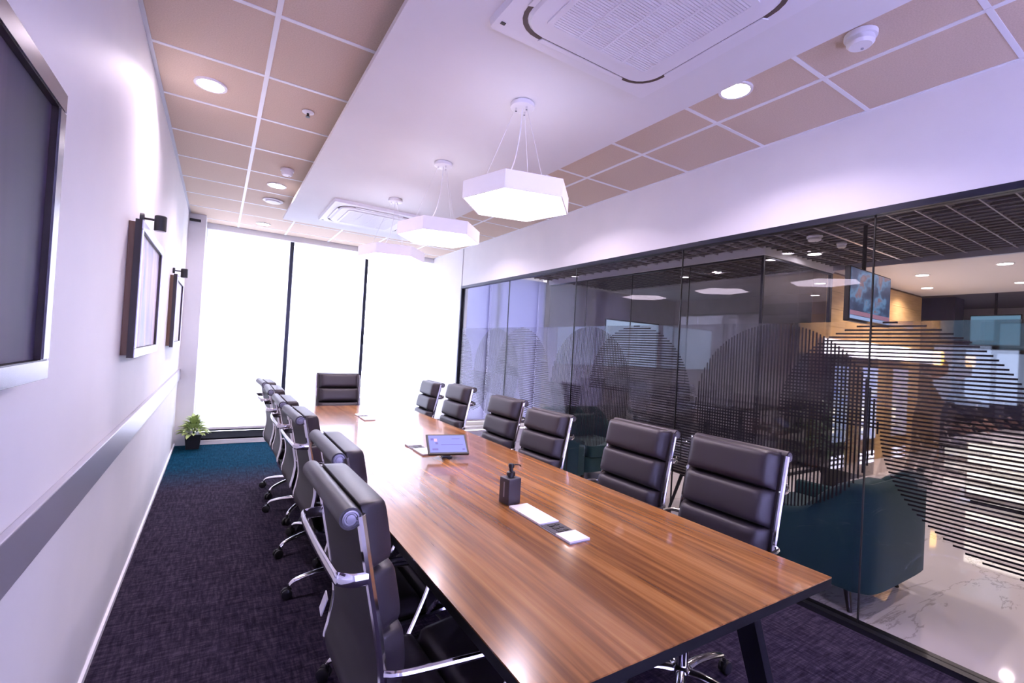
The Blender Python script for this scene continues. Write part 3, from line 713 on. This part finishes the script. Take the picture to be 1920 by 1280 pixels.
lobby_down(8.3, 2.55, LZ-.02, 'added downlight in the white lobby ceiling close above the light box', 30)  # extra fitting added to brighten the plank wall
detector((5.80, 2.50, LZ), .050, 'small white detector under the dark lobby cell ceiling beside the hanging television')

# hanging television
tv = thing('hanging_television', 'television hung from the lobby ceiling on a black pole', 'television', (5.27, 2.0, 1.85), .03)
box(-.475, .475, 0, .045, 0, .50).build('casing', m_black, tv, bevel=.006)
m_tv = mat('tv_picture', (.02, .02, .03), .2); ft = noise(m_tv, 3.2, 3, (1, 1, 1.6), .55, .0)
cr = ramp(m_tv, ft, [(.25, (.015, .02, .05)), (.47, (.05, .08, .16)), (.54, (.12, .26, .45)), (.60, (.22, .12, .14)), (.8, (.4, .45, .6))])
L(m_tv, cr, P(m_tv).inputs['Emission Color']); P(m_tv).inputs['Emission Strength'].default_value = .7
box(-.462, .462, -.004, -.0005, .025, .488).build('screen', m_tv, tv)
box(-.462, .462, -.0055, -.0045, .06, .10).build('ticker_bar', mat('tv_ticker', (.2, .2, .3), .3, emit=(.35, .16, .22), estr=.6), tv); box(-.462, .462, -.0055, -.0045, .025, .055).build('ticker_bar', mat('tv_ticker_blue', (.2, .2, .3), .3, emit=(.25, .38, .62), estr=.8), tv)
MB().tube([(-.05, .05, .30), (-.05, .05, LZ-1.85)], .018, 10).build('ceiling_pole', m_black, tv); box(-.15, .05, .045, .06, .15, .40).build('bracket', m_black, tv)

# light box on the plank wall
lb = thing('light_box', 'blown-out white light box on the plank wall', 'light box', (8.9, 3.245, 1.58))
box(-.98, .98, -.07, 0, 0, .24).build('casing', m_plastic, lb); box(-.97, .97, -.074, -.0705, .01, .23).build('face', mat('lightbox_face', (.9, .9, .9), .5, emit=(.95, .92, 1.0), estr=5.0), lb)
# display kiosk
kk = thing('display_kiosk', 'tall dark kiosk with glowing blue display beside the plank wall', 'kiosk', (7.28, 2.95, 0))
box(-.34, .34, -.18, .18, 0, 1.58).build('cabinet', m_dframe, kk, bevel=.01)
m_ki = mat('kiosk_display', (.05, .06, .1), .3); fk = noise(m_ki, 7, 3, (1, 1, 1.5), .6)
L(m_ki, ramp(m_ki, fk, [(.3, (.18, .26, .75)), (.5, (.50, .62, 1)), (.62, (.85, .9, 1)), (.75, (.45, .5, .35))]), P(m_ki).inputs['Emission Color']); P(m_ki).inputs['Emission Strength'].default_value = 1.1
box(-.12, .32, -.185, -.1805, .50, 1.45).build('display', m_ki, kk)
m_kl = mat('kiosk_lamp', (.9, .9, .9), .4, emit=(.75, .75, 1), estr=4.0)
for z in (.18, .24, .30): box(-.10, .30, -.186, -.1805, z, z+.03).build('light_strip', m_kl, kk)
for z in (.62, .74, .86): box(-.12, -.02, -.188, -.1851, z, z+.06).build('display_tile', mat('kiosk_tile', (.9, .9, .8), .4, emit=(1, .95, .75), estr=2.5), kk)
plant('lobby_plant', 'dark green leafy plant in a black pot beside the kiosk', (6.35, 2.70, 0), .17, .42, 60, m_leafD, .30, .55, .34, False, .22)

# reception desk with lit strips
rd = thing('reception_desk', 'reception desk with glowing horizontal strips on its front', 'desk', (7.2, -1.6, 0))
DL = 3.36
box(.02, .62, 0, DL, .03, .70).build('body', mat('desk_body', (.20, .17, .15), .5), rd); box(-.02, .70, -.02, DL+.02, .70, .74).build('counter', m_white, rd, bevel=.004)
box(.06, .58, .04, DL-.04, 0, .03).build('plinth', m_black, rd)
m_strip = mat('desk_strip', (.9, .9, .8), .4, emit=(1, .95, .78), estr=1.6)
for z in (.10, .27, .44, .58): box(.004, .0195, .02, DL-.02, z, z+.075).build('light_strip', m_strip, rd)
dm = thing('desk_monitor', 'black monitor standing on the reception desk', 'monitor', (7.5, 1.15, .742), -.4)
box(-.02, .02, -.25, .25, .10, .42).build('panel', m_black, dm, bevel=.004); box(-.01, .01, -.03, .03, .01, .12).build('stand', m_black, dm); box(-.09, .09, -.12, .12, 0, .01).build('foot', m_black, dm)
o = copy_tree(proto); o.location = (9.25, 2.55, 0); o.rotation_euler = (0, 0, 2.4); o['label'] = 'dark swivel chair behind the reception desk in front of the plank wall'; o['group'] = 'lobby chairs'
for ch in list(o.children):
    if ch.name.startswith('paper_tag'): bpy.data.objects.remove(ch)
# far end of the lobby: column, second television, lit panel, amber lamp
pc = thing('square_column', 'dark square column at the far end of the lobby', 'column', (12.0, 3.35, 0)); box(-.25, .25, -.25, .25, 0, LZ+.08).build('shaft', mat('column_paint', (.07, .06, .08), .6), pc); box(-.27, .27, -.27, .27, 0, .12).build('base', m_black, pc)
tv2 = thing('far_television', 'teal-lit television hung at the far right of the lobby', 'television', (11.5, 2.50, 1.95)); box(0, .05, -.32, .32, 0, .55).build('casing', m_black, tv2); box(-.004, -.0005, -.31, .31, .02, .53).build('screen', mat('teal_screen', (.02, .05, .08), .3, emit=(.10, .22, .32), estr=.8), tv2); MB().tube([(.03, 0, .5), (.03, 0, LZ+.08-1.95)], .02, 8).build('ceiling_pole', m_black, tv2)
fp = thing('lit_doorway', 'pale blue lit glazed doorway at the far end of the lobby', 'doorway', (13.2, 2.9, 0)); box(0, .06, -.45, .45, 0, 2.0).build('frame', m_dframe, fp); box(-.004, -.0005, -.38, .38, .85, 1.95).build('pane', mat('sky_pane', (.3, .4, .5), .3, emit=(.55, .70, 1), estr=.9), fp)
am = thing('amber_lamp', 'small amber wall lamp on the dark column', 'lamp', (11.74, 3.28, 1.58)); MB().lathe([(.06, 0), (.08, .05), (.08, .22), (.06, .26)], 16, (-.10, 0, 0)).build('shade', mat('amber_shade', (.8, .5, .1), .5, emit=(1, .55, .10), estr=3.0), am, smooth=True); box(-.10, 0, -.02, .02, .10, .16).build('bracket', m_black, am)
fb_ = thing('wall_panelling', 'beige panelled screen wall at the far right of the lobby', 'panel', (13.6, -.2, 0))
for k in range(5): box(0, .06, k*.6-1.0, k*.6-.41, 0, 2.6).build('panel', mat('beige_panel', (.46, .36, .28), .6), fb_)

# ------------------------------------------------------------------ armchairs
def make_armchair():
    t_ = thing('armchair', 'x', 'armchair', group='teal velvet armchairs in the lobby')
    hw, hd = .37, .36      # local: front = +y, back = -y
    bm = MB(); n = 12; vs = []; fs = []
    # one-piece shell: back and arms as an outline of varying height around a U
    path = [(hw-.015, hd), (hw-.004, .12), (hw, -.06), (hw, -.20), (hw-.002, -hd+.05), (hw-.04, -hd), (0, -hd-.008), (-hw+.04, -hd), (-hw+.002, -hd+.05), (-hw, -.20), (-hw, -.06), (-hw+.004, .12), (-hw+.015, hd)]
    hts = [.525, .53, .555, .69, .757, .765, .772, .765, .757, .69, .555, .53, .525]
    cp = catmull([(x, y, h_) for (x, y), h_ in zip(path, hts)], 4)
    k = len(cp)
    for i, p in enumerate(cp):
        d = Vector((cp[min(i+1, k-1)].x-cp[max(i-1, 0)].x, cp[min(i+1, k-1)].y-cp[max(i-1, 0)].y, 0)).normalized()
        nrm = Vector((-d.y, d.x, 0))        # inwards
        th = .085
        o_ = Vector((p.x, p.y, 0)); q = o_+nrm*th
        lo = Vector((o_.x*.965, o_.y*.965, .165)); li = Vector((q.x, q.y, .165))
        vs += [lo, o_*.985+Vector((0, 0, .36)), o_+Vector((0, 0, p.z-.04)), o_+nrm*.02+Vector((0, 0, p.z-.008)), o_+nrm*(th/2)+Vector((0, 0, p.z)), q-nrm*.02+Vector((0, 0, p.z-.010)), q+Vector((0, 0, p.z-.045)), q+Vector((0, 0, .36)), li]
    c_ = 9
    for i in range(k-1):
        for j in range(c_): a = i*c_+j; b = i*c_+(j+1) % c_; fs.append((a, b, b+c_, a+c_))
    fs += [tuple(range(c_)), tuple(reversed([(k-1)*c_+j for j in range(c_)]))]
    bm.add(vs, fs).build('shell', m_teal, t_, smooth=True)
    MB().prism(rrect(0, .005, hw-.055, hd-.04, .08), .17, .33).build('seat_base', m_teal, t_, bevel=.012)
    MB().prism(rrect(0, .06, hw-.10, hd-.08, .05), .331, .45).build('seat_cushion', m_teal, t_, smooth=True, bevel=.03, seg=3)
    MB().box(-hw+.12, hw-.12, -hd+.085, -hd+.20, .44, .70).build('back_cushion', m_teal, t_, smooth=True, bevel=.035, seg=3)
    for sx_ in (-1, 1):
        for sy_ in (-1, 1):
            MB().tube([(sx_*.29, sy_*.27, .175), (sx_*.335, sy_*.315, 0)], [.024, .013], 10).build('leg', m_darkwood, t_, smooth=True)
    return t_
a1 = make_armchair(); a1.location = (3.545, 1.57, 0); a1['label'] = 'teal velvet armchair nearest the camera, right behind the glass'; a1.rotation_euler = (0, 0, 0)
a2_ = copy_tree(a1); a2_.location = (3.62, 4.05, 0); a2_.rotation_euler = (0, 0, PI); a2_['label'] = 'teal velvet armchair farther along the glass, facing the nearer one'
ct = thing('coffee_table', 'small round coffee table with dark splayed legs between the armchairs', 'table', (3.80, 2.75, 0))
MB().lathe([(.27, .40), (.28, .41), (.28, .425), (.27, .43)], 32).build('tabletop', m_darkwood, ct, smooth=True)
for k in range(3):
    a = k*2*PI/3+.5; MB().tube([(.12*math.cos(a), .12*math.sin(a), .40), (.25*math.cos(a), .25*math.sin(a), 0)], [.018, .012], 8).build('leg', m_black, ct)

# ------------------------------------------------------------------ person leaning over the desk
m_skin = mat('skin', (.42, .24, .17), .55); m_cloth = mat('dark_clothes', (.022, .018, .030), .85); m_hair = mat('dark_hair', (.010, .008, .008), .6)
def skin_mesh(name, verts, edges, radii, m, parent, sub=2):
    me = bpy.data.meshes.new(name); me.from_pydata([tuple(v) for v in verts], edges, [])
    o = bpy.data.objects.new(name, me); C.objects.link(o); o.parent = parent; me.materials.append(m)
    md = o.modifiers.new('skin', 'SKIN'); md.use_smooth_shade = True
    for k, r_ in enumerate(radii): me.skin_vertices[0].data[k].radius = r_ if isinstance(r_, tuple) else (r_, r_)
    me.skin_vertices[0].data[0].use_root = True
    s_ = o.modifiers.new('sub', 'SUBSURF'); s_.levels = sub; s_.render_levels = sub
    return o
def person(loc, rz):
    t_ = thing('person', 'person in dark clothes standing and leaning over the end of the reception desk', 'person', loc, rz)
    # local: facing +x
    V = [(0, 0, .90), (.06, 0, 1.05), (.15, 0, 1.20), (.23, 0, 1.33), (.28, 0, 1.40),
         (.20, .17, 1.30), (.32, .24, 1.07), (.50, .20, .90), (.20, -.17, 1.30), (.33, -.25, 1.08), (.52, -.21, .90),
         (.0, .09, .86), (.03, .10, .48), (-.05, .10, .09), (.09, .11, .035), (.0, -.09, .86), (-.02, -.10, .48), (-.12, -.10, .09), (.02, -.11, .035)]
    E_ = [(0, 1), (1, 2), (2, 3), (3, 4), (3, 5), (5, 6), (6, 7), (3, 8), (8, 9), (9, 10), (0, 11), (11, 12), (12, 13), (13, 14), (0, 15), (15, 16), (16, 17), (17, 18)]
    R_ = [(.16, .13), (.16, .125), (.175, .135), (.13, .11), .05, .065, .045, .034, .065, .045, .034, .085, .062, .042, .04, .085, .062, .042, .04]
    body = skin_mesh('body', V, E_, R_, m_cloth, t_)
    hd = MB(); vs = []; nu, nv = 12, 16
    for i in range(nu+1):
        th = PI*i/nu
        for j in range(nv):
            ph = 2*PI*j/nv; x = .095*math.sin(th)*math.cos(ph); y = .075*math.sin(th)*math.sin(ph); z = .118*math.cos(th)
            if z < 0: x *= 1+z*2.0; y *= 1+z*2.4
            if abs(ph) < .3 or abs(ph-2*PI) < .3: x += .022*math.exp(-((z+.015)/.022)**2)
            vs.append((x, y, z))
    fs = [(i*nv+j, i*nv+(j+1) % nv, (i+1)*nv+(j+1) % nv, (i+1)*nv+j) for i in range(nu) for j in range(nv)]
    h_ = hd.add(vs, fs).build('head', m_skin, t_, smooth='all', loc=(.335, 0, 1.465)); h_.rotation_euler = (0, .45, 0)
    hr = MB(); hv = [(v[0]*1.06-.008, v[1]*1.10, v[2]*1.07+.004) for v in vs]
    hf = [f for f in fs if all(hv[q][2] > .078 or (hv[q][0] < .035 and hv[q][2] > .035) or (hv[q][0] < -.01 and hv[q][2] > -.07) for q in f)]
    hr.add(hv, hf).build('hair', m_hair, h_, smooth='all')
    for s in (-1, 1):
        MB().lathe([(.003, -.004), (.008, 0), (.003, .004)], 8, (.088, s*.030, .012), 'x').build('eye', m_black, h_)
        MB().lathe([(.006, -.006), (.020, 0), (.006, .006)], 10, (-.005, s*.078, -.005), 'y').build('ear', m_skin, h_)
        hv_ = [(.50, s*.205, .90), (.545, s*.19, .86), (.575, s*.18, .835)]
        vv = list(hv_); ee = [(0, 1), (1, 2)]; rr_ = [.028, .030, .026]
        for q in range(4):
            b = len(vv); yy = s*.18+(q-1.5)*.018
            vv += [(.60, yy, .815), (.630-.004*abs(q-1), yy, .795), (.650-.008*abs(q-1), yy, .775)]; ee += [(2, b), (b, b+1), (b+1, b+2)]; rr_ += [.0095, .009, .008]
        b = len(vv); vv += [(.56, s*.145, .825), (.585, s*.13, .80)]; ee += [(1, b), (b, b+1)]; rr_ += [.011, .009]
        skin_mesh('hand', vv, ee, rr_, m_skin, t_, 1)
    MB().tube([(.585-.325, 0, 1.405), (.255, 0, 1.385)], .062, 14).build('collar', m_plastic, t_)
    return t_
person((7.55, 2.25, 0), -PI/2)
